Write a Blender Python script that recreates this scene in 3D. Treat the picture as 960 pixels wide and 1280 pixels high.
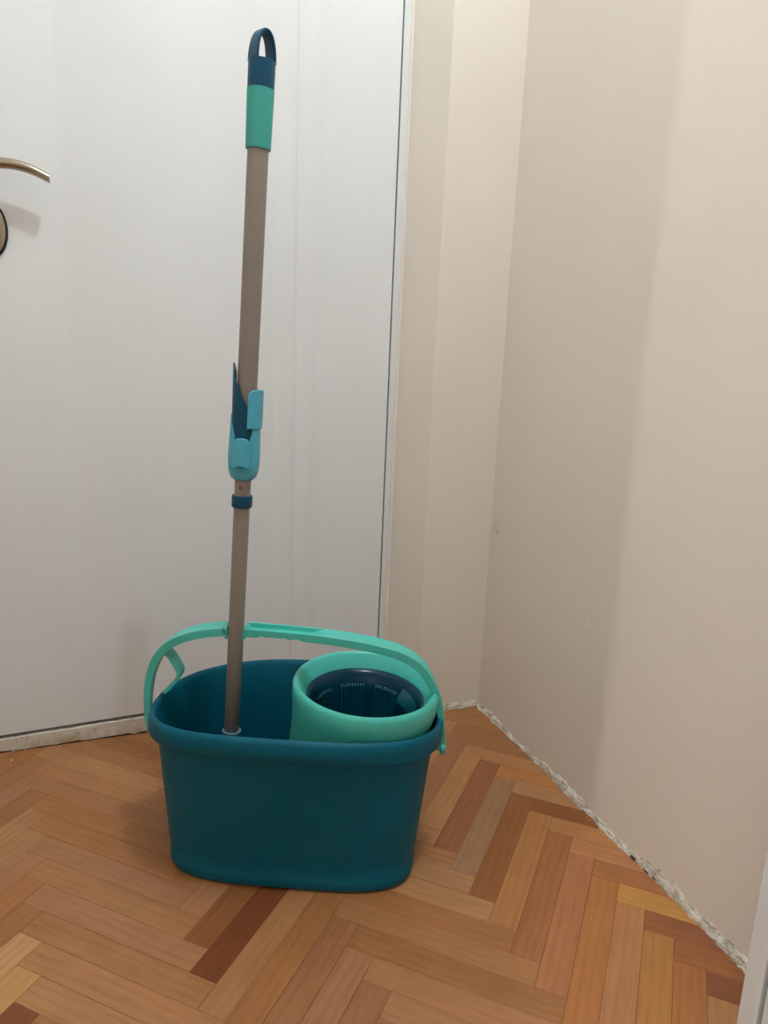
import bpy, bmesh, math, random
from mathutils import Vector, Matrix
random.seed(7)
PI = math.pi
S = bpy.context.scene
COL = S.collection
for o in list(bpy.data.objects): bpy.data.objects.remove(o)

# ------------------------------------------------------------------ camera
cam_d = bpy.data.cameras.new('camera'); cam = bpy.data.objects.new('camera', cam_d); COL.objects.link(cam)
cam_d.sensor_fit = 'VERTICAL'; cam_d.sensor_height = 36; cam_d.sensor_width = 27
cam_d.lens = 924.41/1280*36; cam_d.clip_start = .02
pitch, roll = 0.2217986, 0.0416118
fw = Vector((0, math.cos(pitch), -math.sin(pitch))); up0 = Vector((0, math.sin(pitch), math.cos(pitch))); rt0 = Vector((1, 0, 0))
rt = math.cos(roll)*rt0 + math.sin(roll)*up0; up = -math.sin(roll)*rt0 + math.cos(roll)*up0
cam.matrix_world = Matrix(((rt.x, up.x, -fw.x, 0), (rt.y, up.y, -fw.y, 0), (rt.z, up.z, -fw.z, .8), (0, 0, 0, 1)))
S.camera = cam

# ------------------------------------------------------------------ world, lamps, exposure
w = bpy.data.worlds.new('world'); S.world = w; w.use_nodes = True
w.node_tree.nodes['Background'].inputs[0].default_value = (1, .95, .9, 1)
w.node_tree.nodes['Background'].inputs[1].default_value = .05
def lamp(name, loc, power, radius, colour):
    d = bpy.data.lights.new(name, 'POINT'); d.energy = power; d.shadow_soft_size = radius; d.color = colour
    o = bpy.data.objects.new(name, d); o.location = loc; COL.objects.link(o); return o
lamp('ceiling_lamp_light', (.24, .60, 2.48), 38, .020, (.83, .94, 1))
lamp('hallway_lamp_light', (-1.08, -1.5, 2.0), 52, .007, (.95, .95, .95))
S.view_settings.view_transform = 'Standard'; S.view_settings.look = 'None'
S.view_settings.exposure = 0.0; S.view_settings.gamma = 1; S.view_settings.use_curve_mapping = False

# ------------------------------------------------------------------ helpers
def lin(c): return tuple(((v/255)/12.92 if v/255 <= .04045 else ((v/255+.055)/1.055)**2.4) for v in c) + (1,)
def new_mat(name):
    m = bpy.data.materials.new(name); m.use_nodes = True
    nt = m.node_tree; return m, nt, nt.nodes['Principled BSDF']
def nd(nt, t, **kw):
    n = nt.nodes.new(t)
    for k, v in kw.items(): setattr(n, k, v)
    return n
def ramp(nt, fac, stops):
    r = nd(nt, 'ShaderNodeValToRGB'); e = r.color_ramp.elements
    while len(e) < len(stops): e.new(.5)
    for el, (p, c) in zip(e, stops): el.position = p; el.color = c
    nt.links.new(fac, r.inputs[0]); return r.outputs[0]
def noise(nt, vec, scale, detail=3, rough=.5):
    n = nd(nt, 'ShaderNodeTexNoise'); n.inputs['Scale'].default_value = scale; n.inputs['Detail'].default_value = detail
    n.inputs['Roughness'].default_value = rough
    if vec is not None: nt.links.new(vec, n.inputs['Vector'])
    return n.outputs['Fac']
def mix(nt, fac, a, b, mode='MIX'):
    m = nd(nt, 'ShaderNodeMix', data_type='RGBA', blend_type=mode)
    for sock, v in ((m.inputs[0], fac), (m.inputs[6], a), (m.inputs[7], b)):
        if hasattr(v, 'links'): nt.links.new(v, sock)
        else: sock.default_value = v
    return m.outputs[2]
def bump(nt, h, bsdf, strength=.2, dist=.002):
    b = nd(nt, 'ShaderNodeBump'); b.inputs['Strength'].default_value = strength; b.inputs['Distance'].default_value = dist
    nt.links.new(h, b.inputs['Height']); nt.links.new(b.outputs[0], bsdf.inputs['Normal'])
def coords(nt, kind='Object'): return nd(nt, 'ShaderNodeTexCoord').outputs[kind]

def plastic(name, col, rough=.35, vary=.06, spec=.5, bmp=.03, sc=60):
    m, nt, b = new_mat(name); c = lin(col); co = coords(nt)
    f = noise(nt, co, sc, 4)
    d = tuple(v*(1-vary) for v in c[:3]) + (1,); u = tuple(min(1, v*(1+vary)) for v in c[:3]) + (1,)
    nt.links.new(ramp(nt, f, [(.3, d), (.7, u)]), b.inputs['Base Color'])
    b.inputs['Roughness'].default_value = rough; b.inputs['Specular IOR Level'].default_value = spec
    if bmp: bump(nt, noise(nt, co, 900, 2), b, bmp, .0005)
    return m
def wall_paint(name, col, stain=(120, 100, 80), marks=(), bmp=.25, rough=.75):
    m, nt, b = new_mat(name); co = coords(nt); c = lin(col)
    f = noise(nt, co, 3.5, 5, .6)
    base = ramp(nt, f, [(.3, tuple(v*.955 for v in c[:3])+(1,)), (.7, c)])
    f2 = noise(nt, co, 26, 6, .7)
    base = mix(nt, ramp(nt, f2, [(.66, (0, 0, 0, 1)), (.8, (.12, .12, .12, 1))]), base, lin(stain))
    for (p, r, k, colr) in marks:                      # chips and scuffs with a place of their own
        sub = nd(nt, 'ShaderNodeVectorMath', operation='SUBTRACT'); nt.links.new(co, sub.inputs[0]); sub.inputs[1].default_value = p
        wob = nd(nt, 'ShaderNodeVectorMath', operation='LENGTH'); nt.links.new(sub.outputs[0], wob.inputs[0])
        ad = nd(nt, 'ShaderNodeMath', operation='MULTIPLY_ADD'); nt.links.new(noise(nt, co, 220, 4), ad.inputs[0]); ad.inputs[1].default_value = r*1.6
        nt.links.new(wob.outputs['Value'], ad.inputs[2])
        fac = ramp(nt, ad.outputs[0], [(0, (k, k, k, 1)), (r*1.5, (k, k, k, 1)), (r*1.9, (0, 0, 0, 1))])
        base = mix(nt, fac, base, lin(colr))
    nt.links.new(base, b.inputs['Base Color']); b.inputs['Roughness'].default_value = rough
    bump(nt, noise(nt, co, 45, 6, .6), b, bmp, .002)
    return m

M = {}
M['door'] = wall_paint('door_white_paint', (229, 231, 234), (170, 165, 160), bmp=.04, rough=.38)
M['frame'] = wall_paint('frame_white_paint', (222, 225, 227), (150, 135, 110), bmp=.15, rough=.45)
M['wall'] = wall_paint('cream_wall_paint', (230, 221, 211), (190, 175, 155), bmp=.2)
M['wall_r'] = wall_paint('cream_wall_paint_chipped', (230, 221, 211), (190, 175, 155), marks=[
    ((.0228, 0, .4252), .0035, .7, (120, 108, 92)), ((.031, 0, .418), .003, .7, (130, 115, 98)),
    ((.3676, 0, .336), .0032, .9, (245, 238, 226)), ((.3676, 0, .3335), .002, .5, (110, 100, 88)),
    ((.45, 0, .30), .002, .8, (240, 232, 220)), ((.155, 0, .30), .002, .5, (130, 118, 100))], bmp=.2)
M['ceiling'] = wall_paint('ceiling_paint', (240, 236, 228))
def plaster_mat():
    m, nt, b = new_mat('ragged_plaster'); co = coords(nt)
    mp = nd(nt, 'ShaderNodeMapping'); mp.inputs['Scale'].default_value = (.28, 1, 1.6); nt.links.new(co, mp.inputs[0])
    f = noise(nt, mp.outputs[0], 150, 6, .7)
    c = ramp(nt, f, [(.34, lin((112, 100, 88))), (.46, lin((178, 168, 154))), (.58, lin((216, 209, 198)))])
    nt.links.new(c, b.inputs['Base Color']); b.inputs['Roughness'].default_value = .9
    bump(nt, noise(nt, co, 260, 5, .7), b, .4, .002); return m
M['plaster'] = plaster_mat()
def sill_mat():
    m, nt, b = new_mat('dirty_threshold_paint'); co = coords(nt)
    f = noise(nt, co, 55, 6, .75)
    base = ramp(nt, f, [(.30, lin((128, 112, 92))), (.42, lin((205, 198, 188))), (.6, lin((219, 214, 206)))])
    sp = nd(nt, 'ShaderNodeSeparateXYZ'); nt.links.new(co, sp.inputs[0])
    mr = nd(nt, 'ShaderNodeMapRange'); nt.links.new(sp.outputs['Z'], mr.inputs[0])
    mr.inputs[1].default_value = .022; mr.inputs[2].default_value = .0; mr.inputs[3].default_value = 0; mr.inputs[4].default_value = 1
    m2 = nd(nt, 'ShaderNodeMath', operation='MULTIPLY'); nt.links.new(mr.outputs[0], m2.inputs[0])
    nt.links.new(ramp(nt, noise(nt, co, 13, 4, .7), [(.42, (0, 0, 0, 1)), (.6, (1, 1, 1, 1))]), m2.inputs[1])
    base = mix(nt, m2.outputs[0], base, lin((168, 138, 92)))
    base = mix(nt, ramp(nt, noise(nt, co, 190, 3, .6), [(.68, (0, 0, 0, 1)), (.74, (.85, .85, .85, 1))]), base, lin((60, 48, 38)))
    nt.links.new(base, b.inputs['Base Color']); b.inputs['Roughness'].default_value = .55
    bump(nt, f, b, .3, .002); return m
M['sill'] = sill_mat()
def wood_mat():
    m, nt, b = new_mat('oiled_beech_parquet')
    oi = nd(nt, 'ShaderNodeObjectInfo'); co = coords(nt)
    of = nd(nt, 'ShaderNodeVectorMath', operation='SCALE'); of.inputs[0].default_value = (13.1, 7.7, 3.3); nt.links.new(oi.outputs['Random'], of.inputs[3])
    ad = nd(nt, 'ShaderNodeVectorMath', operation='ADD'); nt.links.new(co, ad.inputs[0]); nt.links.new(of.outputs[0], ad.inputs[1])
    mp = nd(nt, 'ShaderNodeMapping'); mp.inputs['Scale'].default_value = (2.2, 26, 1); nt.links.new(ad.outputs[0], mp.inputs[0])
    g = noise(nt, mp.outputs[0], 6, 5, .6)
    mp2 = nd(nt, 'ShaderNodeMapping'); mp2.inputs['Scale'].default_value = (3, 9, 1); nt.links.new(ad.outputs[0], mp2.inputs[0])
    wv = nd(nt, 'ShaderNodeTexWave', wave_type='BANDS', bands_direction='Y'); wv.inputs['Scale'].default_value = 2.6
    wv.inputs['Distortion'].default_value = 5; wv.inputs['Detail'].default_value = 2; wv.inputs['Detail Scale'].default_value = .6
    nt.links.new(mp2.outputs[0], wv.inputs[0])
    fig = ramp(nt, wv.outputs['Fac'], [(.0, (.86, .82, .78, 1)), (.5, (1, 1, 1, 1)), (1, (1.0, 1.0, 1.0, 1))])
    c = mix(nt, 1, oi.outputs['Color'], ramp(nt, g, [(.3, (.88, .85, .81, 1)), (.5, (1, 1, 1, 1)), (.75, (1.07, 1.07, 1.06, 1))]), 'MULTIPLY')
    c = mix(nt, .55, c, fig, 'MULTIPLY')
    blotch = noise(nt, ad.outputs[0], 18, 3)
    c = mix(nt, .5, c, ramp(nt, blotch, [(.3, (.84, .80, .76, 1)), (.65, (1.06, 1.05, 1.04, 1))]), 'MULTIPLY')
    fl = noise(nt, ad.outputs[0], 240, 2)
    c = mix(nt, ramp(nt, fl, [(.76, (0, 0, 0, 1)), (.8, (.5, .5, .5, 1))]), c, lin((84, 48, 24)))
    nt.links.new(c, b.inputs['Base Color'])
    nt.links.new(ramp(nt, g, [(.2, (.36, .36, .36, 1)), (.8, (.50, .50, .50, 1))]), b.inputs['Roughness'])
    b.inputs['Specular IOR Level'].default_value = .4
    bump(nt, g, b, .10, .001); return m
M['wood'] = wood_mat()
M['subfloor'] = plastic('dark_subfloor', (70, 42, 22), .8)
M['body'] = plastic('dark_teal_plastic', (0, 88, 110), .5, .03, .2)
M['navy'] = plastic('petrol_blue_plastic', (0, 70, 100), .38, .03, .3)
M['mint'] = plastic('mint_plastic', (74, 190, 178), .33, .03)
M['aqua'] = plastic('aqua_plastic', (76, 168, 192), .3, .03)
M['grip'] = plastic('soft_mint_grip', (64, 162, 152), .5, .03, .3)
M['basket'] = plastic('glossy_petrol_plastic', (0, 50, 72), .22, .03, .25, 0)
M['rib'] = plastic('petrol_rib_plastic', (0, 74, 90), .22, .03)
M['black'] = plastic('black_rubber', (14, 14, 15), .6, .1)
M['pole'] = plastic('taupe_lacquered_steel', (138, 128, 121), .38, .03, .5, .01)
M['ring'] = plastic('blue_grey_plastic', (92, 128, 150), .35)
M['brass'] = plastic('brown_rivet', (120, 82, 50), .4)
def metal(name, col, rough):
    m, nt, b = new_mat(name); co = coords(nt)
    c = lin(col); f = noise(nt, co, 50, 3)
    nt.links.new(ramp(nt, f, [(.3, tuple(v*.9 for v in c[:3])+(1,)), (.7, c)]), b.inputs['Base Color'])
    b.inputs['Metallic'].default_value = 1; b.inputs['Roughness'].default_value = rough; return m
M['nickel'] = metal('satin_nickel', (176, 166, 150), .22)
M['gap_shade'] = plastic('door_gap_shadow_strip', (50, 44, 42), .8)  # dark colour standing for the shade in gaps and hollows

def link(name, me, mat=None, parent=None, smooth=False, kind=None, label=None):
    o = bpy.data.objects.new(name, me); COL.objects.link(o)
    if mat: me.materials.append(mat)
    if parent: o.parent = parent
    if smooth:
        me.polygons.foreach_set('use_smooth', [True]*len(me.polygons)); 
    if kind: o['kind'] = kind
    if label: o['label'] = label
    return o
def bm_obj(name, bm, mat, parent=None, smooth=False, sharp=40, **kw):
    bmesh.ops.recalc_face_normals(bm, faces=bm.faces[:])
    if smooth:
        for e in bm.edges:
            if len(e.link_faces) == 2 and e.calc_face_angle(0) > math.radians(sharp): e.smooth = False
    me = bpy.data.meshes.new(name); bm.to_mesh(me); bm.free()
    return link(name, me, mat, parent, smooth, **kw)
def bevel(o, w, seg=2):
    b = o.modifiers.new('bevel', 'BEVEL'); b.width = w; b.segments = seg; b.limit_method = 'ANGLE'; b.angle_limit = math.radians(35); b.harden_normals = False
    return o
def empty(name, loc, rot=(0, 0, 0), label=None, cat=None, kind=None):
    o = bpy.data.objects.new(name, None); COL.objects.link(o); o.location = loc; o.rotation_euler = rot; o.empty_display_size = .05
    if label: o['label'] = label
    if cat: o['category'] = cat
    if kind: o['kind'] = kind
    return o
def box(bm, x0, x1, y0, y1, z0, z1):
    v = [bm.verts.new((x, y, z)) for z in (z0, z1) for (x, y) in ((x0, y0), (x1, y0), (x1, y1), (x0, y1))]
    for f in ((3, 2, 1, 0), (4, 5, 6, 7), (0, 1, 5, 4), (1, 2, 6, 5), (2, 3, 7, 6), (3, 0, 4, 7)): bm.faces.new([v[i] for i in f])
def prism(bm, pts, z0, z1):
    a = [bm.verts.new((p[0], p[1], z0)) for p in pts]; b = [bm.verts.new((p[0], p[1], z1)) for p in pts]; n = len(pts)
    bm.faces.new(a[::-1]); bm.faces.new(b)
    for i in range(n): bm.faces.new((a[i], a[(i+1) % n], b[(i+1) % n], b[i]))
def loft(bm, rings, cap0=True, cap1=True):
    R = [[bm.verts.new(p) for p in r] for r in rings]; n = len(R[0])
    for a, b in zip(R, R[1:]):
        for i in range(n): bm.faces.new((a[i], a[(i+1) % n], b[(i+1) % n], b[i]))
    if cap0: bm.faces.new(R[0][::-1])
    if cap1: bm.faces.new(R[-1])
    return R
def lathe(bm, prof, n=48, cap0=True, cap1=True, cx=0, cy=0):
    loft(bm, [[(cx+r*math.cos(2*PI*i/n), cy+r*math.sin(2*PI*i/n), z) for i in range(n)] for r, z in prof], cap0, cap1)

# ------------------------------------------------------------------ the setting
TH = math.radians(21.5923)                       # the wall with the door
A0 = Vector((-.7238, 1.2882, 0)); DL = Vector((math.cos(TH), math.sin(TH), 0)); NL = Vector((DL.y, -DL.x, 0))
K = Vector((.2347, 1.5723, 0)); TR = math.radians(-68.9276)
DR = Vector((math.cos(TR), math.sin(TR), 0)); NR = Vector((DR.y, -DR.x, 0))
H = 2.62
PF = -.0894                                       # pier front in the door wall's own frame
far = empty('wall_far', A0, (0, 0, TH), kind='structure')
bm = bmesh.new()
prism(bm, [(.7975, 0), (.8407, PF), (1.06, PF), (1.06, .3), (.7975, .3)], 0, H)
prism(bm, [(-.0565, 0), (-.0565, .3), (-.62, .3), (-.62, PF), (-.10, PF)], 0, H)
box(bm, -.0565, .7975, -.0, .3, 2.03, H)
me = bpy.data.meshes.new('wall_far'); bmesh.ops.recalc_face_normals(bm, faces=bm.faces[:]); bm.to_mesh(me); bm.free()
bpy.data.objects.remove(far); far = link('wall_far', me, M['wall'], kind='structure'); far.location = A0; far.rotation_euler = (0, 0, TH)
bevel(far, .003, 2)

LW = 3.9
bm = bmesh.new(); box(bm, -.3, LW, 0, .15, 0, H)          # local x runs along the wall, room side is y<0
wr = bm_obj('wall_right', bm, M['wall_r'], kind='structure'); wr.location = K; wr.rotation_euler = (0, 0, TR)
# room side normal is NR; local +y = (-sin, cos) = (.933,.36) points away from the room
WLp = A0 + DL*(-.47)
bm = bmesh.new(); box(bm, 0, 1.73, -.15, 0, 0, H)  # unseen wall, cut short so its end casts the right wall's shadow edge
wl = bm_obj('wall_left', bm, M['wall'], kind='structure'); wl.location = WLp; wl.rotation_euler = (0, 0, TH-PI/2)
bm = bmesh.new(); box(bm, -2.3, 1.8, -2.5, -2.38, 0, H)
wn = bm_obj('wall_near', bm, M['wall'], kind='structure')
bm = bmesh.new(); box(bm, -2.4, -2.28, -2.5, 1.4, 0, H)
bm_obj('wall_outer', bm, M['wall'], kind='structure')
bm = bmesh.new(); box(bm, -2.4, 2.2, -2.6, 2.1, H, H+.1)
bm_obj('ceiling', bm, M['ceiling'], kind='structure')
bm = bmesh.new(); box(bm, -2.4, 2.2, -2.6, 2.1, -.12, -.004)
floor = bm_obj('floor', bm, M['subfloor'], kind='structure')

# herringbone parquet, one object for each block
PW, PL = .0414239, .2899673
O2 = Vector((.2818086, 1.1753231, 0)); te = math.radians(-21.9187)
EB = Vector((math.cos(te), math.sin(te), 0)); EA = Vector((math.sin(te), -math.cos(te), 0))
def clip(poly, p, n):
    out = []
    for i in range(len(poly)):
        a, b = poly[i], poly[(i+1) % len(poly)]; da, db = (a-p).dot(n), (b-p).dot(n)
        if da >= 0: out.append(a)
        if (da >= 0) != (db >= 0): out.append(a + (b-a)*(da/(da-db)))
    return out
tones = [(178, 122, 74), (184, 128, 80), (172, 115, 68), (187, 134, 86), (176, 117, 66), (182, 126, 84), (168, 112, 70), (181, 121, 68)]
special = {('A', 1, -1): (134, 74, 38), ('A', 1, -2): (158, 98, 54), ('A', 0, -2): (168, 122, 84), ('A', 0, -3): (158, 98, 60), ('A', 0, -4): (184, 128, 78),
    ('A', 0, -1): (156, 98, 50), ('A', 0, 0): (186, 126, 72), ('A', 0, 1): (178, 114, 66), ('A', 0, 2): (182, 118, 74), ('A', 0, 3): (186, 120, 66),
    ('A', 0, 4): (190, 130, 82), ('A', 0, 5): (188, 128, 66), ('A', 0, 6): (180, 114, 62), ('B', -1, 3): (202, 144, 72), ('B', -1, 4): (160, 98, 58),
    ('B', -1, 5): (168, 106, 60), ('B', -1, 6): (146, 88, 54), ('B', -1, 1): (196, 132, 84), ('B', -1, 0): (192, 132, 78), ('B', -1, -1): (148, 88, 44),
    ('B', -1, 2): (176, 112, 64), ('B', 0, 2): (168, 114, 66), ('B', 0, 3): (186, 128, 84), ('A', 2, 0): (204, 152, 98), ('A', 2, 1): (206, 154, 94), ('A', 2, 2): (138, 76, 42),
    ('B', -1, -3): (190, 126, 66)}
def plank_poly(kind, m, i):
    if kind == 'A': b0, a0, lb, la = -m*PL+i*PW, m*PL+i*PW, PW, PL
    else: b0, a0, lb, la = (i+1)*PW-(m+1)*PL, (m+1)*PL+i*PW, PL, PW
    g = .00013
    c = O2 + EB*(b0+lb/2) + EA*(a0+la/2)
    q = [O2 + EB*b + EA*a for b, a in ((b0+g, a0+g), (b0+lb-g, a0+g), (b0+lb-g, a0+la-g), (b0+g, a0+la-g))]
    return c, q
def clip_room(c, q):
    q = clip(q, K + NR*.002, NR)
    s = (c-A0).dot(DL)
    lim = -PF+.001 if (s > .80 or s < -.07) else .001
    if .70 < s < .9 and lim < .05: lim = .001
    q = clip(q, A0 + NL*lim, NL) if q else q
    q = clip(q, WLp + DL*.002, DL) if q else q
    return q
def plank_bm(bm, poly, z, ax, ay, c):
    pts = [Vector(((p-c).dot(ax), (p-c).dot(ay), 0)) for p in poly]
    ar = sum(pts[i].x*pts[(i+1) % len(pts)].y - pts[(i+1) % len(pts)].x*pts[i].y for i in range(len(pts)))
    if ar < 0: pts.reverse()
    ctr = sum(pts, Vector())/len(pts)
    def ins(d, zz): return [bm.verts.new((p.x - d*(1 if p.x > ctr.x else -1), p.y - d*(1 if p.y > ctr.y else -1), zz)) for p in pts]
    lo, mi, hi = ins(0, -.004), ins(0, z-.0004), ins(.0004, z)
    n = len(pts); bm.faces.new(hi)
    for r, t in ((lo, mi), (mi, hi)):
        for k in range(n): bm.faces.new((r[k], r[(k+1) % n], t[(k+1) % n], t[k]))
cand = []
for kind in 'AB':
    for m in range(-8, 10):
        for i in range(-60, 60):
            c, q = plank_poly(kind, m, i)
            if not (-1.6 < c.x < 1.4 and -.48 < c.y < 2.0): continue
            q = clip_room(c, q)
            if len(q) < 3: continue
            ar = abs(sum((q[k].x*q[(k+1) % len(q)].y - q[(k+1) % len(q)].x*q[k].y) for k in range(len(q))))/2
            if ar < 8e-5: continue
            cand.append(((c-Vector((-.1, 1.0, 0))).length, kind, m, i, c, q))
cand.sort(key=lambda t: t[0])
rest = bmesh.new()
for n_, (d, kind, m, i, c, q) in enumerate(cand):
    ax, ay = (EA, -EB) if kind == 'A' else (EB, EA)
    ay = Vector((-ax.y, ax.x, 0))
    z = random.uniform(-.0004, 0)
    if n_ < 280:
        bm = bmesh.new(); plank_bm(bm, q, z, ax, ay, c)
        o = bm_obj('plank', bm, M['wood'], floor)
        o.location = c; o.rotation_euler = (0, 0, math.atan2(ax.y, ax.x))
        t = special.get((kind, m, i)) or tones[random.randrange(len(tones))]
        k = random.uniform(.96, 1.04); L_ = lin(t); o.color = (L_[0]*k*.80, L_[1]*k*.82, L_[2]*k*.90, 1)
    else:
        plank_bm(rest, q, z, Vector((1, 0, 0)), Vector((0, 1, 0)), Vector((0, 0, 0)))
o = bm_obj('parquet_remainder', rest, M['wood'], floor, kind='stuff'); o.color = lin((158, 104, 64))

# door_1: white leaf in the far wall, shallow vertical mouldings
door = empty('door_1', A0, (0, 0, TH), kind='structure')
def gapz(s): return .0325 + .0275*s
prof = [(-.035, 0)]
def groove(s, w=.0055, d=.0022): return [(s-w, 0), (s-w*.45, d), (s, d*.2), (s+w*.45, d*.8), (s+w, 0)]
for s, dp in ((.165, .0003), (.528, .0007), (.575, .0009), (.62, .0007)): prof += groove(s, .006, dp*2.6)
prof += [(.775, 0)]
bm = bmesh.new()
pts = prof + [(.775, .04), (-.035, .04)]
a = [bm.verts.new((x, y, gapz(x)+.0035)) for x, y in pts]; b = [bm.verts.new((x, y, 2.005)) for x, y in pts]
n = len(pts)
for i in range(n): bm.faces.new((a[i], a[(i+1) % n], b[(i+1) % n], b[i]))
bm.faces.new(a[::-1]); bm.faces.new(b)
bm_obj('door_leaf', bm, M['door'], door, smooth=True, sharp=60)
# rosette, lever, cover
def disc(name, s, z, rx, rz, d, mat, parent, rim=0, lab=None):
    bm = bmesh.new(); N = 56
    def R(k, y): return [(s+rx*k*math.cos(2*PI*i/N), y, z+rz*k*math.sin(2*PI*i/N)) for i in range(N)]
    loft(bm, [R(1, 0), R(1, -d*.6), R(.97, -d*.9), R(.9, -d)])
    return bm_obj(name, bm, mat, parent, smooth=True, label=lab)
zc = .962
rs = disc('handle_rosette', .0375, 1.060, .027, .027, .009, M['nickel'], door)
bm = bmesh.new(); rings = []
path = [(.0375, -.009), (.0375, -.018), (.0375, -.028), (.0405, -.038), (.048, -.044), (.062, -.046)]
def ell(c, t, rw, rh, N=20):
    u = Vector((-t[1], t[0], 0)); return [tuple(Vector((c[0], c[1], c[2])) + u*rw*math.cos(2*PI*i/N) + Vector((0, 0, rh*math.sin(2*PI*i/N)))) for i in range(N)]
for k, p in enumerate(path):
    q0 = Vector(path[max(0, k-1)]); q1 = Vector(path[min(len(path)-1, k+1)]); t = (q1-q0).normalized()
    rings.append(ell((p[0], p[1], 1.058), t, .0085 if k < 4 else .008, .0085, 20))
for k in range(1, 13):
    f = k/12; s = .062 + .084*f; zz = 1.058 + .005*math.sin(PI*f*.9)*1 - .016*f**1.8; rh = .0085 - .0010*f
    t = (1, -.04); rings.append(ell((s, -.046 - .001*f, zz), Vector((1, -.02)), (.0078 + .0022*f), rh, 20))
loft(bm, rings); 
lever = bm_obj('lever', bm, M['nickel'], rs, smooth=True, sharp=60)
kr = disc('keyhole_ring', .0480, zc, .0275, .046, .006, M['black'], door, lab='black rim of the oval keyhole cover')
c2 = disc('keyhole_cover', .0475, zc, .0255, .0435, .0085, M['nickel'], kr)
# frame, threshold
tr = empty('trim_1', A0, (0, 0, TH), kind='structure')
bm = bmesh.new(); box(bm, .7785, .7975, 0, .08, 0, 2.03); bevel(bm_obj('frame_stile', bm, M['frame'], tr), .001)
bm = bmesh.new(); box(bm, -.0565, -.0385, 0, .08, 0, 2.03); bevel(bm_obj('frame_stile', bm, M['frame'], tr), .001)
bm = bmesh.new(); box(bm, -.0385, .7785, 0, .08, 2.009, 2.03); bevel(bm_obj('frame_head', bm, M['frame'], tr), .001)
bm = bmesh.new(); box(bm, -.0385, .7785, .042, .05, .0, 2.009); bm_obj('frame_rebate', bm, M['gap_shade'], tr)
bm = bmesh.new()
N = 60; top = []; ft = []; fb = []; bt = []; bb = []
for k in range(N+1):
    s = -.0385 + .817*k/N; j = random.uniform(-.0006, .0006)
    top.append(bm.verts.new((s, .001, gapz(s)-.0045+j))); ft.append(bm.verts.new((s, -.001+j, gapz(s)-.006+j)))
    j2 = max(.0004, random.gauss(.0022, .0012)); fb.append(bm.verts.new((s, -.0005, j2))); bt.append(bm.verts.new((s, .04, gapz(s)-.0045+j))); bb.append(bm.verts.new((s, .04, .0005)))
for k in range(N):
    for r, t in ((fb, ft), (ft, top), (top, bt), (bt, bb), (bb, fb)): bm.faces.new((r[k], r[k+1], t[k+1], t[k]))
for k in (0, N): bm.faces.new((fb[k], ft[k], top[k], bt[k], bb[k]))
th = bm_obj('trim_2', bm, M['sill'], kind='structure'); th.location = A0; th.rotation_euler = (0, 0, TH)

# ragged plaster along the wall feet and beside the frame
def ragged(name, loc, rot, x0, x1, hfun, dfun, seg=.004, rows=5, mat=None, seed=1):
    rnd = random.Random(seed); bm = bmesh.new(); N = int((x1-x0)/seg); grid = []
    hh = dd = 0
    for k in range(N+1):
        x = x0+(x1-x0)*k/N
        hh = hh*.86 + rnd.uniform(-1, 1)*.16; dd = dd*.86 + rnd.uniform(-1, 1)*.16
        h = max(.002, hfun(x)*(1+1.5*hh)); d = max(.0012, dfun(x)*(1+1.5*dd)); row = []
        for r in range(rows+1):
            f = r/rows; y = -d*(1-f**1.6)*(1+rnd.uniform(-.09, .09)) - .0003 if r < rows else .001
            row.append(bm.verts.new((x+rnd.uniform(-.001, .001), y, h*f)))
        row.append(bm.verts.new((x, .001, 0))); grid.append(row)
    for a, b in zip(grid, grid[1:]):
        for r in range(rows+2): bm.faces.new((a[r], b[r], b[(r+1) % (rows+2)], a[(r+1) % (rows+2)]))
    for g in (grid[0], grid[-1]): bm.faces.new(g)
    o = bm_obj(name, bm, mat or M['plaster'], kind='structure'); o.location = loc; o.rotation_euler = rot; return o
ragged('trim_3', K, (0, 0, TR), .004, .80, lambda x: .006+.010*min(1, x/.7)+.003*math.sin(x*23), lambda x: .004+.004*math.sin(x*9+1)**2, seed=3)
ragged('baseboard_far', A0 + DL*0, (0, 0, TH), 0, .01, lambda x: .003, lambda x: .002, seed=4)
bpy.data.objects.remove(bpy.data.objects['baseboard_far'])
ragged('trim_4', A0 - NL*PF + Vector((0, 0, 0)), (0, 0, TH), .845, .992, lambda x: .012, lambda x: .008, seed=5)
# loose plaster lip on the frame's outer edge: runs up the frame (local x up)
rnd = random.Random(11); bm = bmesh.new(); grid = []; e = 0
for k in range(260):
    z = .03 + 1.93*k/259; e = e*.8+rnd.uniform(-1, 1)*.2
    wd = .004 + .004*max(0, math.sin(z*3.1+.4)) + .0045*e; wd = max(.0012, wd)
    grid.append([bm.verts.new(p) for p in ((.7985, .0005, z), (.7975-wd, .0005, z), (.7975-wd*.8, -.0016, z), (.7975, -.0022-.001*e, z), (.8005, -.008, z), (.8015, .0005, z))])
for a, b in zip(grid, grid[1:]):
    for r in range(6): bm.faces.new((a[r], b[r], b[(r+1) % 6], a[(r+1) % 6]))
bm.faces.new(grid[0]); bm.faces.new(grid[-1])
o = bm_obj('trim_5', bm, M['wall'], kind='structure'); o.location = A0; o.rotation_euler = (0, 0, TH)

# door_2: white leaf standing open along the right wall, only its far edge is in view
P2 = Vector((.437, .717, 0))
d2 = empty('door_2', P2, (0, 0, TR), kind='structure')
bm = bmesh.new()
gx = .0255
pts = [(0, 0), (gx-.006, 0), (gx-.003, .002), (gx-.0015, .018), (gx+.003, .018), (gx+.0035, .001), (gx+.005, 0), (.72, 0), (.72, .04), (0, .04)]
prism(bm, pts, .006, 2.0)
bevel(bm_obj('door_leaf', bm, M['frame'], d2), .0008)
bm = bmesh.new(); box(bm, gx-.0014, gx+.0029, .010, .0178, .01, 1.99); bm_obj('gap_shade_strip', bm, M['gap_shade'], d2)  # dark strip set into the groove, its shade given as colour

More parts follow.
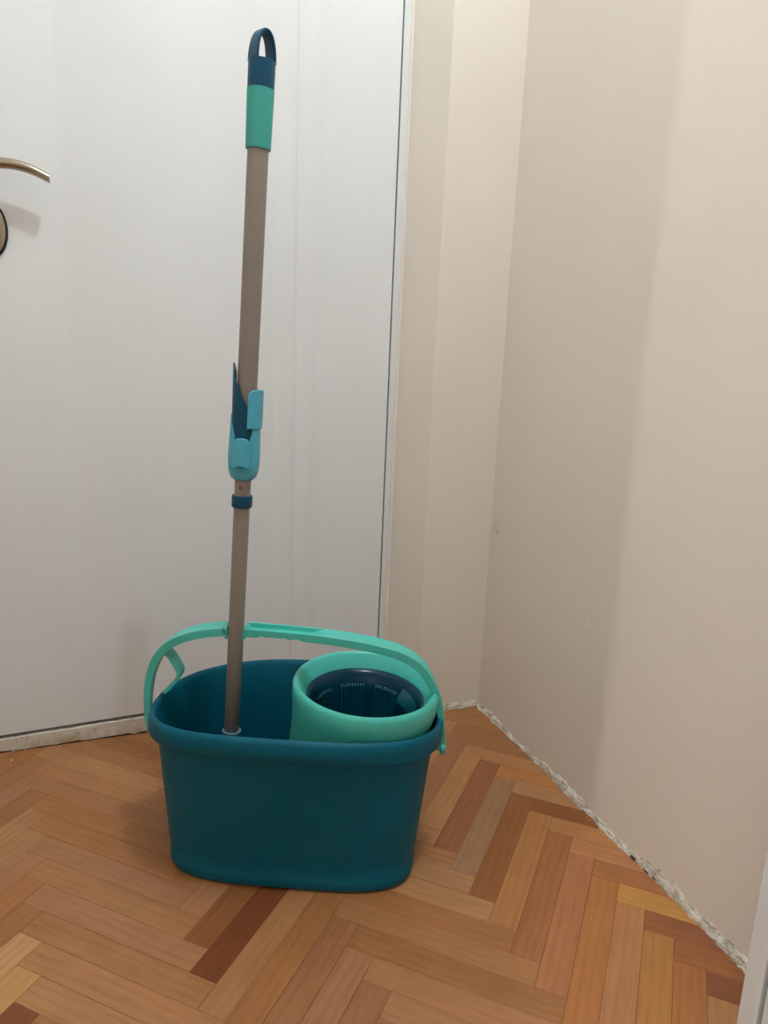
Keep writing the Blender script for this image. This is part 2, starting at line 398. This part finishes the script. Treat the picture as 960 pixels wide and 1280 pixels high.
# small crumbs of plaster lying before the threshold
bm = bmesh.new(); rnd = random.Random(5)
def crumb(x, y, r):
    n0 = len(bm.verts); g = bmesh.ops.create_icosphere(bm, subdivisions=1, radius=r, matrix=Matrix.Translation((x, y, r*.6)))
    for v in g['verts']: v.co += Vector((rnd.uniform(-1, 1), rnd.uniform(-1, 1), rnd.uniform(-.3, .3)))*r*.3; v.co.z = max(v.co.z, .0001)
crumb(-.6893, 1.2625, .0022)
for k in range(46):
    s = rnd.uniform(-.03, .76); p = A0 + DL*s + NL*rnd.uniform(.002, .02); crumb(p.x, p.y, rnd.uniform(.0005, .0015))
for k in range(34):
    s = rnd.uniform(.02, .8); p = K + DR*s + NR*rnd.uniform(.009, .014); crumb(p.x, p.y, rnd.uniform(.0005, .0013))
for s, rr_ in ((.552, .0030), (.586, .0034), (.603, .0022), (.33, .002)):       # dark lumps drawn for the shade in broken-out hollows at the wall foot
    b2 = bmesh.new(); g = bmesh.ops.create_icosphere(b2, subdivisions=2, radius=rr_)
    for v in g['verts']: v.co = Vector((v.co.x*2.2, v.co.y*.6, v.co.z*.45)) + Vector((rnd.uniform(-1, 1), rnd.uniform(-1, 1), rnd.uniform(-1, 1)))*rr_*.28
    h_ = bm_obj('hollow_shade_lump', b2, M['gap_shade'], bpy.data.objects['trim_3']); h_.location = (s, -.0052, .0028)
o = bm_obj('plaster_crumbs', bm, M['plaster'], kind='stuff', label='scattered crumbs of white plaster on the parquet along the door threshold and wall foot'); o['category'] = 'debris'

# ------------------------------------------------------------------ mop bucket
BC = Vector((-.1219, 1.057, 0)); BY = -.0534
bucket = empty('mop_bucket', BC, (0, 0, BY), 'oblong dark teal plastic mop bucket with mint carry handle on the parquet', 'bucket')
ZR, KK = .2642, .0191
def ring(a, b, nr, nl, z, k=0, N=144):
    out = []
    for i in range(N):
        t = 2*PI*i/N; c, s = math.cos(t), math.sin(t); n = nl if c < 0 else nr
        f = (c+1)/2; f = f*f*(3-2*f); n = nl + (nr-nl)*f
        x = a*math.copysign(abs(c)**(2/n), c); y = b*math.copysign(abs(s)**(2/n), s)
        out.append((x, y, z - k*(x/a)**2))
    return out
R_ = [ring(.150, .070, 3, 3, .0075), ring(.1885, .101, 3.7, 3.6, .0065), ring(.1918, .1043, 3.75, 3.56, .0035), ring(.1928, .1053, 3.75, 3.56, .0065),
      ring(.1936, .1060, 3.75, 3.56, .0205), ring(.1926, .1050, 3.75, 3.56, .0222)]
for k in range(1, 9):
    f = k/8; z = .0222 + (.232-.0222)*f
    R_.append(ring(.1926+.0210*f, .1050+.0185*f, 3.75-1.2*f, 3.56-1.0*f, z, KK*f*f))
R_ += [ring(.2255, .1378, 2.3, 2.48, ZR-.0312, KK), ring(.2271, .1394, 2.22, 2.45, ZR-.0295, KK), ring(.2276, .1399, 2.22, 2.45, ZR-.018, KK), ring(.2266, .1389, 2.22, 2.45, ZR-.007, KK),
       ring(.2240, .1363, 2.22, 2.45, ZR-.0015, KK), ring(.2205, .1328, 2.22, 2.45, ZR, KK), ring(.2175, .1298, 2.22, 2.45, ZR-.0022, KK), ring(.2160, .1283, 2.22, 2.45, ZR-.009, KK)]
for k in range(0, 8):
    f = 1-k/7; z = .012 + (.232-.012)*f
    R_.append(ring(.1890+.0225*f, .1010+.0200*f, 3.7-1.3*f, 3.5-.95*f, z, KK*f*f))
R_.append(ring(.15, .07, 3, 3, .0105))
bm = bmesh.new(); loft(bm, R_)
bm_obj('bucket_body', bm, M['body'], bucket, smooth=True, sharp=50)
for sx in (-1, 1):
    for sy in (-1, 1):
        bm = bmesh.new(); lathe(bm, [(.014, .0), (.015, .001), (.015, .0085)], 20, cx=sx*.15, cy=sy*.07)
        bm_obj('foot', bm, M['black'], bucket)

# carry handle: strap swept along an arch in the bucket's long plane
HP = [(-.2345, .188), (-.2375, .21), (-.2375, .245), (-.2325, .280), (-.2215, .311), (-.204, .334), (-.182, .349), (-.155, .3595), (-.126, .3655), (-.10, .3675), (-.075, .3680),
      (-.03, .3672), (.03, .3650), (.085, .3600), (.130, .3530), (.160, .3440), (.185, .3290), (.200, .309), (.2125, .2840), (.2215, .2550), (.2265, .2200), (.2290, .184)]
def catmull(P, sub=6):
    out = []
    for i in range(len(P)-1):
        p0 = Vector(P[max(i-1, 0)]); p1 = Vector(P[i]); p2 = Vector(P[i+1]); p3 = Vector(P[min(i+2, len(P)-1)])
        for k in range(sub):
            t = k/sub; out.append(.5*((2*p1)+(p2-p0)*t+(2*p0-5*p1+4*p2-p3)*t*t+(3*p1-p0-3*p2+p3)*t**3))
    out.append(Vector(P[-1])); return out
HC = catmull(HP)
XP = -.0955                                       # where the pole is clipped in
def width(f):                                     # strap breadth along the arch
    e = min(f, 1-f); return .0125 + .0195*min(1, max(0, (e-.08)/.24))
def strap(bm, pts, t0=.0, t1=1.0, i0=0, i1=None, yo=0):
    n = len(HC); rings = []
    for k in range(i0, i1):
        p = HC[k]; q0 = HC[max(0, k-1)]; q1 = HC[min(n-1, k+1)]; t = (q1-q0).normalized(); nn = Vector((-t.y, t.x))
        if nn.y < 0 and abs(t.x) > .2: nn = -nn
        f = k/(n-1); wd = width(f); th_ = .0085 + .004*min(1, min(f, 1-f)/.2)
        x = p.x; d = .0002
        if XP+.016 < x < .032 and p.y > .3: d = .0075 if x < .026 else .0075*(.032-x)/.006
        sc = 0
        if -.062 < x < .008 and p.y > .3: sc = .0032*abs(math.sin((x+.062)/.070*PI*4))
        h = th_/2; wl_ = .0035
        sec = [(-wd/2, -h+sc), (-wd/2, h), (-wd/2+wl_, h), (-wd/2+wl_+.0008, h-d), (wd/2-wl_-.0008, h-d), (wd/2-wl_, h), (wd/2, h), (wd/2, -h+sc)]
        rings.append([(p.x+nn.x*b, a+yo, p.y+nn.y*b) for a, b in sec])
    loft(bm, rings)
bm = bmesh.new()
iL = max(k for k in range(len(HC)) if HC[k].x < XP-.0135 and k < len(HC)*.6)
iR = min(k for k in range(len(HC)) if HC[k].x > XP+.0135)
strap(bm, HC, i0=0, i1=iL+1); strap(bm, HC, i0=iR, i1=len(HC))
# C shaped clip that grips the pole
PY = -.010
rin, rout, N = .0122, .0162, 26; R2 = []
for k in range(N+1):
    a_ = math.radians(-38 + 256*k/N)
    R2.append([(XP+r*math.cos(a_), PY+r*math.sin(a_), z) for r, z in ((rin, .358), (rout, .358), (rout, .3755), (rin, .3755))])
loft(bm, R2)
# pivot bosses
for sx, px in ((-1, -.2305), (1, .2255)):
    loft(bm, [[(px+sx*dx, r*math.cos(2*PI*i/24), .193+r*math.sin(2*PI*i/24)) for i in range(24)] for dx, r in ((-.018, .006), (.0, .006), (.0005, .0095), (.007, .0095), (.008, .0085))])
hd = bm_obj('carry_handle', bm, M['mint'], bucket, smooth=True, sharp=30)
bevel(hd, .0007, 1)
# bent brace on the left arm of the handle
bm = bmesh.new(); bp = catmull([(-.209, .326), (-.199, .316), (-.190, .300), (-.186, .291), (-.189, .281), (-.200, .266), (-.210, .256)], 4); rings = []
for k, p in enumerate(bp):
    t = (bp[min(k+1, len(bp)-1)]-bp[max(k-1, 0)]).normalized(); nn = Vector((-t.y, t.x)); h = .0028
    rings.append([(p.x+nn.x*b, a+.004, p.y+nn.y*b) for a, b in ((-.012, -h), (-.012, h), (.012, h), (.012, -h))])
loft(bm, rings); bevel(bm_obj('handle_brace', bm, M['mint'], hd, smooth=True, sharp=30), .0007, 1)

# ------------------------------------------------------------------ wringer insert
WC = Vector((-.0245, 1.058, 0))
wr_ = empty('wringer_insert', (WC.x, WC.y, .14), (0, math.radians(3.2), BY), 'round mint wringer insert with dark slotted basket sitting in the bucket', 'wringer')
WZ = .2928-.14
def er(a, b, z, N=96, n=2.0, yo=0, xo=0):
    out = []
    for i in range(N):
        t = 2*PI*i/N; c, s = math.cos(t), math.sin(t)
        out.append((xo+a*math.copysign(abs(c)**(2/n), c), yo+b*math.copysign(abs(s)**(2/n), s), z))
    return out
bm = bmesh.new()
loft(bm, [er(.092, .090, WZ-.150, xo=-.012), er(.1020, .0950, WZ-.150, xo=-.012), er(.1075, .1060, WZ-.066, xo=-.003), er(.1115, .1120, WZ-.038), er(.1135, .1165, WZ-.024), er(.1135, .1172, WZ-.008), er(.1115, .1155, WZ-.0025), er(.1085, .1130, WZ), er(.1055, .1105, WZ-.001),
          er(.1030, .1085, WZ-.004), er(.0930, .0995, WZ-.022), er(.0918, .0985, WZ-.025), er(.091, .0975, WZ-.032), er(.096, .102, WZ-.045)], False, False)
bm.verts.ensure_lookup_table()
n = 96; tot = len(bm.verts)
for i in range(n): bm.faces.new((bm.verts[i], bm.verts[(i+1) % n], bm.verts[tot-n+(i+1) % n], bm.verts[tot-n+i]))
bm_obj('collar', bm, M['mint'], wr_, smooth=True, sharp=50)
bm = bmesh.new()
def bw(z0, z1, r0, r1): pass
loft(bm, [er(.0950, .1015, WZ-.0255), er(.0905, .0970, WZ-.0275), er(.087, .093, WZ-.031), er(.083, .089, WZ-.038), er(.079, .085, WZ-.048), er(.072, .078, WZ-.085), er(.064, .070, WZ-.125), er(.05, .055, WZ-.135)], False, True)
bk = bm_obj('basket', bm, M['basket'], wr_, smooth=True, sharp=60)
sm = bk.modifiers.new('solid', 'SOLIDIFY'); sm.thickness = .002; sm.offset = 1
bm = bmesh.new()
for g0 in range(0, 360, 45):
    for k in range(9):
        a_ = math.radians(g0 + 6 + k*3.6); c, s = math.cos(a_), math.sin(a_); tx, ty = -s, c
        P = []
        for r, z in ((.0805, WZ-.044), (.0735, WZ-.047), (.061, WZ-.120), (.0665, WZ-.120)):
            P.append((r*c, r*1.07*s, z))
        h = .0011
        v = [bm.verts.new((x-tx*h, y-ty*h, z)) for x, y, z in P] + [bm.verts.new((x+tx*h, y+ty*h, z)) for x, y, z in P]
        for f in ((0, 1, 2, 3), (7, 6, 5, 4), (0, 4, 5, 1), (1, 5, 6, 2), (2, 6, 7, 3), (3, 7, 4, 0)): bm.faces.new([v[i] for i in f])
bm_obj('basket_ribs', bm, M['rib'], wr_, kind='stuff')
bm = bmesh.new()
for g0 in (4,):                              # smooth wedge shaped paddle between rib groups
    rr = []
    for k in range(9):
        a_ = math.radians(g0 + k*5.2); c, s = math.cos(a_), math.sin(a_)
        rr.append([(r*c, r*1.06*s, z) for r, z in ((.0900, WZ-.0285), (.071, WZ-.047), (.068, WZ-.056), (.083, WZ-.044))])
    loft(bm, rr)
bevel(bm_obj('basket_paddle', bm, M['rib'], wr_, smooth=True, sharp=40), .001)

# ------------------------------------------------------------------ mop handle
PB = Vector((-.2231, 1.047, .205)); lean = math.atan2(.0452, .980)
mop = empty('floor_mop', PB, (0, lean, 0), 'tall telescopic floor mop, taupe steel with teal grips, standing in the bucket', 'mop')
bm = bmesh.new(); lathe(bm, [(.0105, .001), (.0115, .002), (.0116, .20), (.0116, .425)], 40)
bm_obj('lower_tube', bm, M['pole'], mop, smooth=True, sharp=50)
bm = bmesh.new(); lathe(bm, [(.0136, .415), (.0140, .417), (.0140, .85)], 40)
bm_obj('upper_tube', bm, M['pole'], mop, smooth=True, sharp=50)
bm = bmesh.new(); lathe(bm, [(.0117, -.003), (.0140, -.0035), (.0146, -.001), (.0144, .0015), (.0118, .002)], 40)
bm_obj('end_ring', bm, M['ring'], mop, smooth=True, sharp=50)
bm = bmesh.new(); lathe(bm, [(.020, -.1915), (.021, -.190), (.0205, -.180), (.013, -.170), (.0105, -.15), (.0100, -.01), (.0105, -.0025), (.0112, .001)], 32)
bm_obj('joint_peg', bm, M['navy'], mop, smooth=True, sharp=50)
bm = bmesh.new(); lathe(bm, [(.0118, .3585), (.0142, .3585), (.0150, .360), (.0150, .3735), (.0143, .3755), (.0118, .3758)], 40)
box(bm, -.004, .004, -.0165, -.0135, .361, .3715)
bm_obj('stop_collar', bm, M['navy'], mop, smooth=True, sharp=40)
bm = bmesh.new()
loft(bm, [[(-.0008+r*math.cos(2*PI*i/16), y, .3885+r*math.sin(2*PI*i/16)) for i in range(16)] for r, y in ((.003, -.0100), (.003, -.0119), (.0022, -.0126), (.0012, -.0118))])
bm_obj('rivet', bm, M['brass'], mop, smooth=True)
# clamp: cup at the foot, wall of uneven height around the tube
def smooth01(t): t = max(0, min(1, t)); return t*t*(3-2*t)
def shell(name, hfun, lofun, rfun, thick, mat, N=120, rows=14, a0=0, a1=360, cx=0, cy=0):
    bm = bmesh.new(); full = (a1-a0) >= 360; n = N if full else N+1; G = []
    for side in (0, 1):
        for k in range(rows+1):
            row = []
            for i in range(n):
                ad = a0+(a1-a0)*i/N; a_ = math.radians(ad); z = lofun(ad) + (hfun(ad)-lofun(ad))*k/rows
                r = rfun(ad, z) - (thick if side else 0)
                row.append(bm.verts.new((cx+r*math.cos(a_), cy+r*math.sin(a_), z)))
            G.append(row)
    def q(a, b):
        for i in range(n if full else n-1): bm.faces.new((a[i], a[(i+1) % n], b[(i+1) % n], b[i]))
    for k in range(rows): q(G[k], G[k+1]); q(G[rows+1+k], G[rows+2+k])
    q(G[rows], G[2*rows+1]); q(G[0], G[rows+1])
    if not full:
        for k in range(rows):
            for c_ in (0, n-1): bm.faces.new((G[k][c_], G[k+1][c_], G[rows+2+k][c_], G[rows+1+k][c_]))
    return bm_obj(name, bm, mat, mop, smooth=True, sharp=45)
def angd(a, b): return abs((a-b+180) % 360-180)
def h_outer(a):                                   # a=0 right, 90 back, 180 left, 270 front
    a %= 360
    h = .462
    right = .5275; back = .52; left = .492
    if a <= 70 or a >= 296:
        d = 0
        h = right
        if a >= 296: h = .428 if a < 302 else .462 + (right-.462)*smooth01((a-308)/6)
        return h
    if a < 190: return back + (left-back)*smooth01((a-110)/60)
    if a < 231: return left - (left-.462)*((a-190)/41)
    if a < 234: return .428 + (.462-.428)*(234-a)/3
    return .428
def r_outer(a, z):
    t = (z-.399)/.028
    base = .0135 + (.0228-.0135)*math.sqrt(max(0, 1-(1-min(1, t))**2))
    k = 1 - .10*smooth01((z-.43)/.08)
    ell_ = 1 - .13*abs(math.sin(math.radians(a)))**2
    return base*k*(ell_ if z > .41 else 1-(1-ell_)*max(0, (z-.399)/.011))
clamp = shell('clamp_body', h_outer, lambda a: .399, r_outer, .0024, M['aqua'], rows=26)
# front tongue, a raised tab on the cup
def sh_tab(name, a0, a1, z0, z1, r0, mat, th_=.0026, taper=0):
    bm = bmesh.new(); N_, R__ = 20, 14; G = []
    for side in (0, 1):
        for k in range(R__+1):
            row = []
            for i in range(N_+1):
                u = i/N_*2-1; f = k/R__
                zt = z1 - (z1-z0)*.12*abs(u)**4
                z = z0+(zt-z0)*f; a_ = math.radians((a0+a1)/2 + u*(a1-a0)/2*(1-taper*f))
                r = r0 - (th_ if side else 0); row.append(bm.verts.new((r*math.cos(a_), r*.9*math.sin(a_), z)))
            G.append(row)
    n = N_+1
    def q(a, b):
        for i in range(n-1): bm.faces.new((a[i], a[i+1], b[i+1], b[i]))
    for k in range(R__): q(G[k], G[k+1]); q(G[R__+1+k], G[R__+2+k])
    q(G[R__], G[2*R__+1]); q(G[0], G[R__+1])
    for k in range(R__):
        for c_ in (0, n-1): bm.faces.new((G[k][c_], G[k+1][c_], G[R__+2+k][c_], G[R__+1+k][c_]))
    return bm_obj(name, bm, mat, mop, smooth=True, sharp=45)
tongue = sh_tab('clamp_tongue', 239, 299, .4185, .4605, .0270, M['aqua'], .0038, .12)
wing = sh_tab('clamp_wing', 284, 372, .474, .5285, .0236, M['aqua'], .0032, .0)
bevel(wing, .0012); bevel(tongue, .0012)
# dark lever, a pointed trough that leans out on the left
bm = bmesh.new(); N_, R__ = 16, 22; G = []
for side in (0, 1):
    for k in range(R__+1):
        f = k/R__; row = []
        for i in range(N_+1):
            u = i/N_*2-1                           # -1 back/left edge, 1 front/right edge
            du = u+.60; zt = .5630 - .044*max(0, du-.08) - .045*max(0, -du-.12) - .0015*abs(math.sin(du*9))*(abs(du) < .2)
            z = .424 + (zt-.424)*f
            ac = 226; hw = 74
            a_ = math.radians(ac + u*hw)
            r = .0183 + .0012*f - (.0018 if side else 0)
            row.append(bm.verts.new((-.0012*f + r*math.cos(a_), r*.95*math.sin(a_), z)))
        G.append(row)
n = N_+1
def q_(a, b):
    for i in range(n-1): bm.faces.new((a[i], a[i+1], b[i+1], b[i]))
for k in range(R__): q_(G[k], G[k+1]); q_(G[R__+1+k], G[R__+2+k])
q_(G[R__], G[2*R__+1]); q_(G[0], G[R__+1])
for k in range(R__):
    for c_ in (0, n-1): bm.faces.new((G[k][c_], G[k+1][c_], G[R__+2+k][c_], G[R__+1+k][c_]))
clever = bm_obj('clamp_lever', bm, M['navy'], mop, smooth=True, sharp=45, label='dark pointed clamp lever')
for o in (tongue, wing, clever): o.parent = clamp
bm = bmesh.new(); box(bm, -.0045, .0035, -.0250, -.0215, .4195, .4212); bm_obj('clamp_slot', bm, M['navy'], clamp)

# grip sleeve and hanging loop
ry = math.radians(46)
def oval(a, b, z, N=48, tilt=0, cx=0):
    out = []
    for i in range(N):
        t = 2*PI*i/N; x, y = a*math.cos(t), b*math.sin(t)
        out.append((x*math.cos(ry)-y*math.sin(ry)+cx, x*math.sin(ry)+y*math.cos(ry), z+tilt*x))
    return out
bm = bmesh.new()
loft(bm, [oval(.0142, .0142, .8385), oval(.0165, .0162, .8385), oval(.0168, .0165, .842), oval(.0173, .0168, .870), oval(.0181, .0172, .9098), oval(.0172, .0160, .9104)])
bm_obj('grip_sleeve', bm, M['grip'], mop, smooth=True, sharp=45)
bm = bmesh.new()
loft(bm, [oval(.0175, .0166, .908), oval(.0177, .0168, .920), oval(.0179, .0166, .936), oval(.0178, .0160, .9435), oval(.0150, .0135, .9445)])
# arch of the loop
arch = []
NA = 30
for k in range(NA+1):
    t = PI*k/NA; cx_ = math.cos(t); sz = math.sin(t)
    x = .0137*math.copysign(abs(cx_)**.9, cx_); z = .941 + .0370*abs(sz)**.88
    arch.append(Vector((x, z)))
rings = []
for k, p in enumerate(arch):
    t = (arch[min(k+1, NA)]-arch[max(k-1, 0)]).normalized(); nn = Vector((t.y, -t.x)); f = math.sin(PI*k/NA)
    hw = .0112 - .0020*f; h = .0017 + .0004*f; pts = []
    for i in range(16):
        a_ = 2*PI*i/16; u = math.copysign(abs(math.cos(a_))**.5, math.cos(a_))*hw; v = math.copysign(abs(math.sin(a_))**.5, math.sin(a_))*h
        x, y, z = p.x+nn.x*v, u, p.y+nn.y*v
        pts.append((x*math.cos(ry)-y*math.sin(ry), x*math.sin(ry)+y*math.cos(ry), z))
    rings.append(pts)
loft(bm, rings)
bm_obj('hanging_loop', bm, M['navy'], mop, smooth=True, sharp=50)
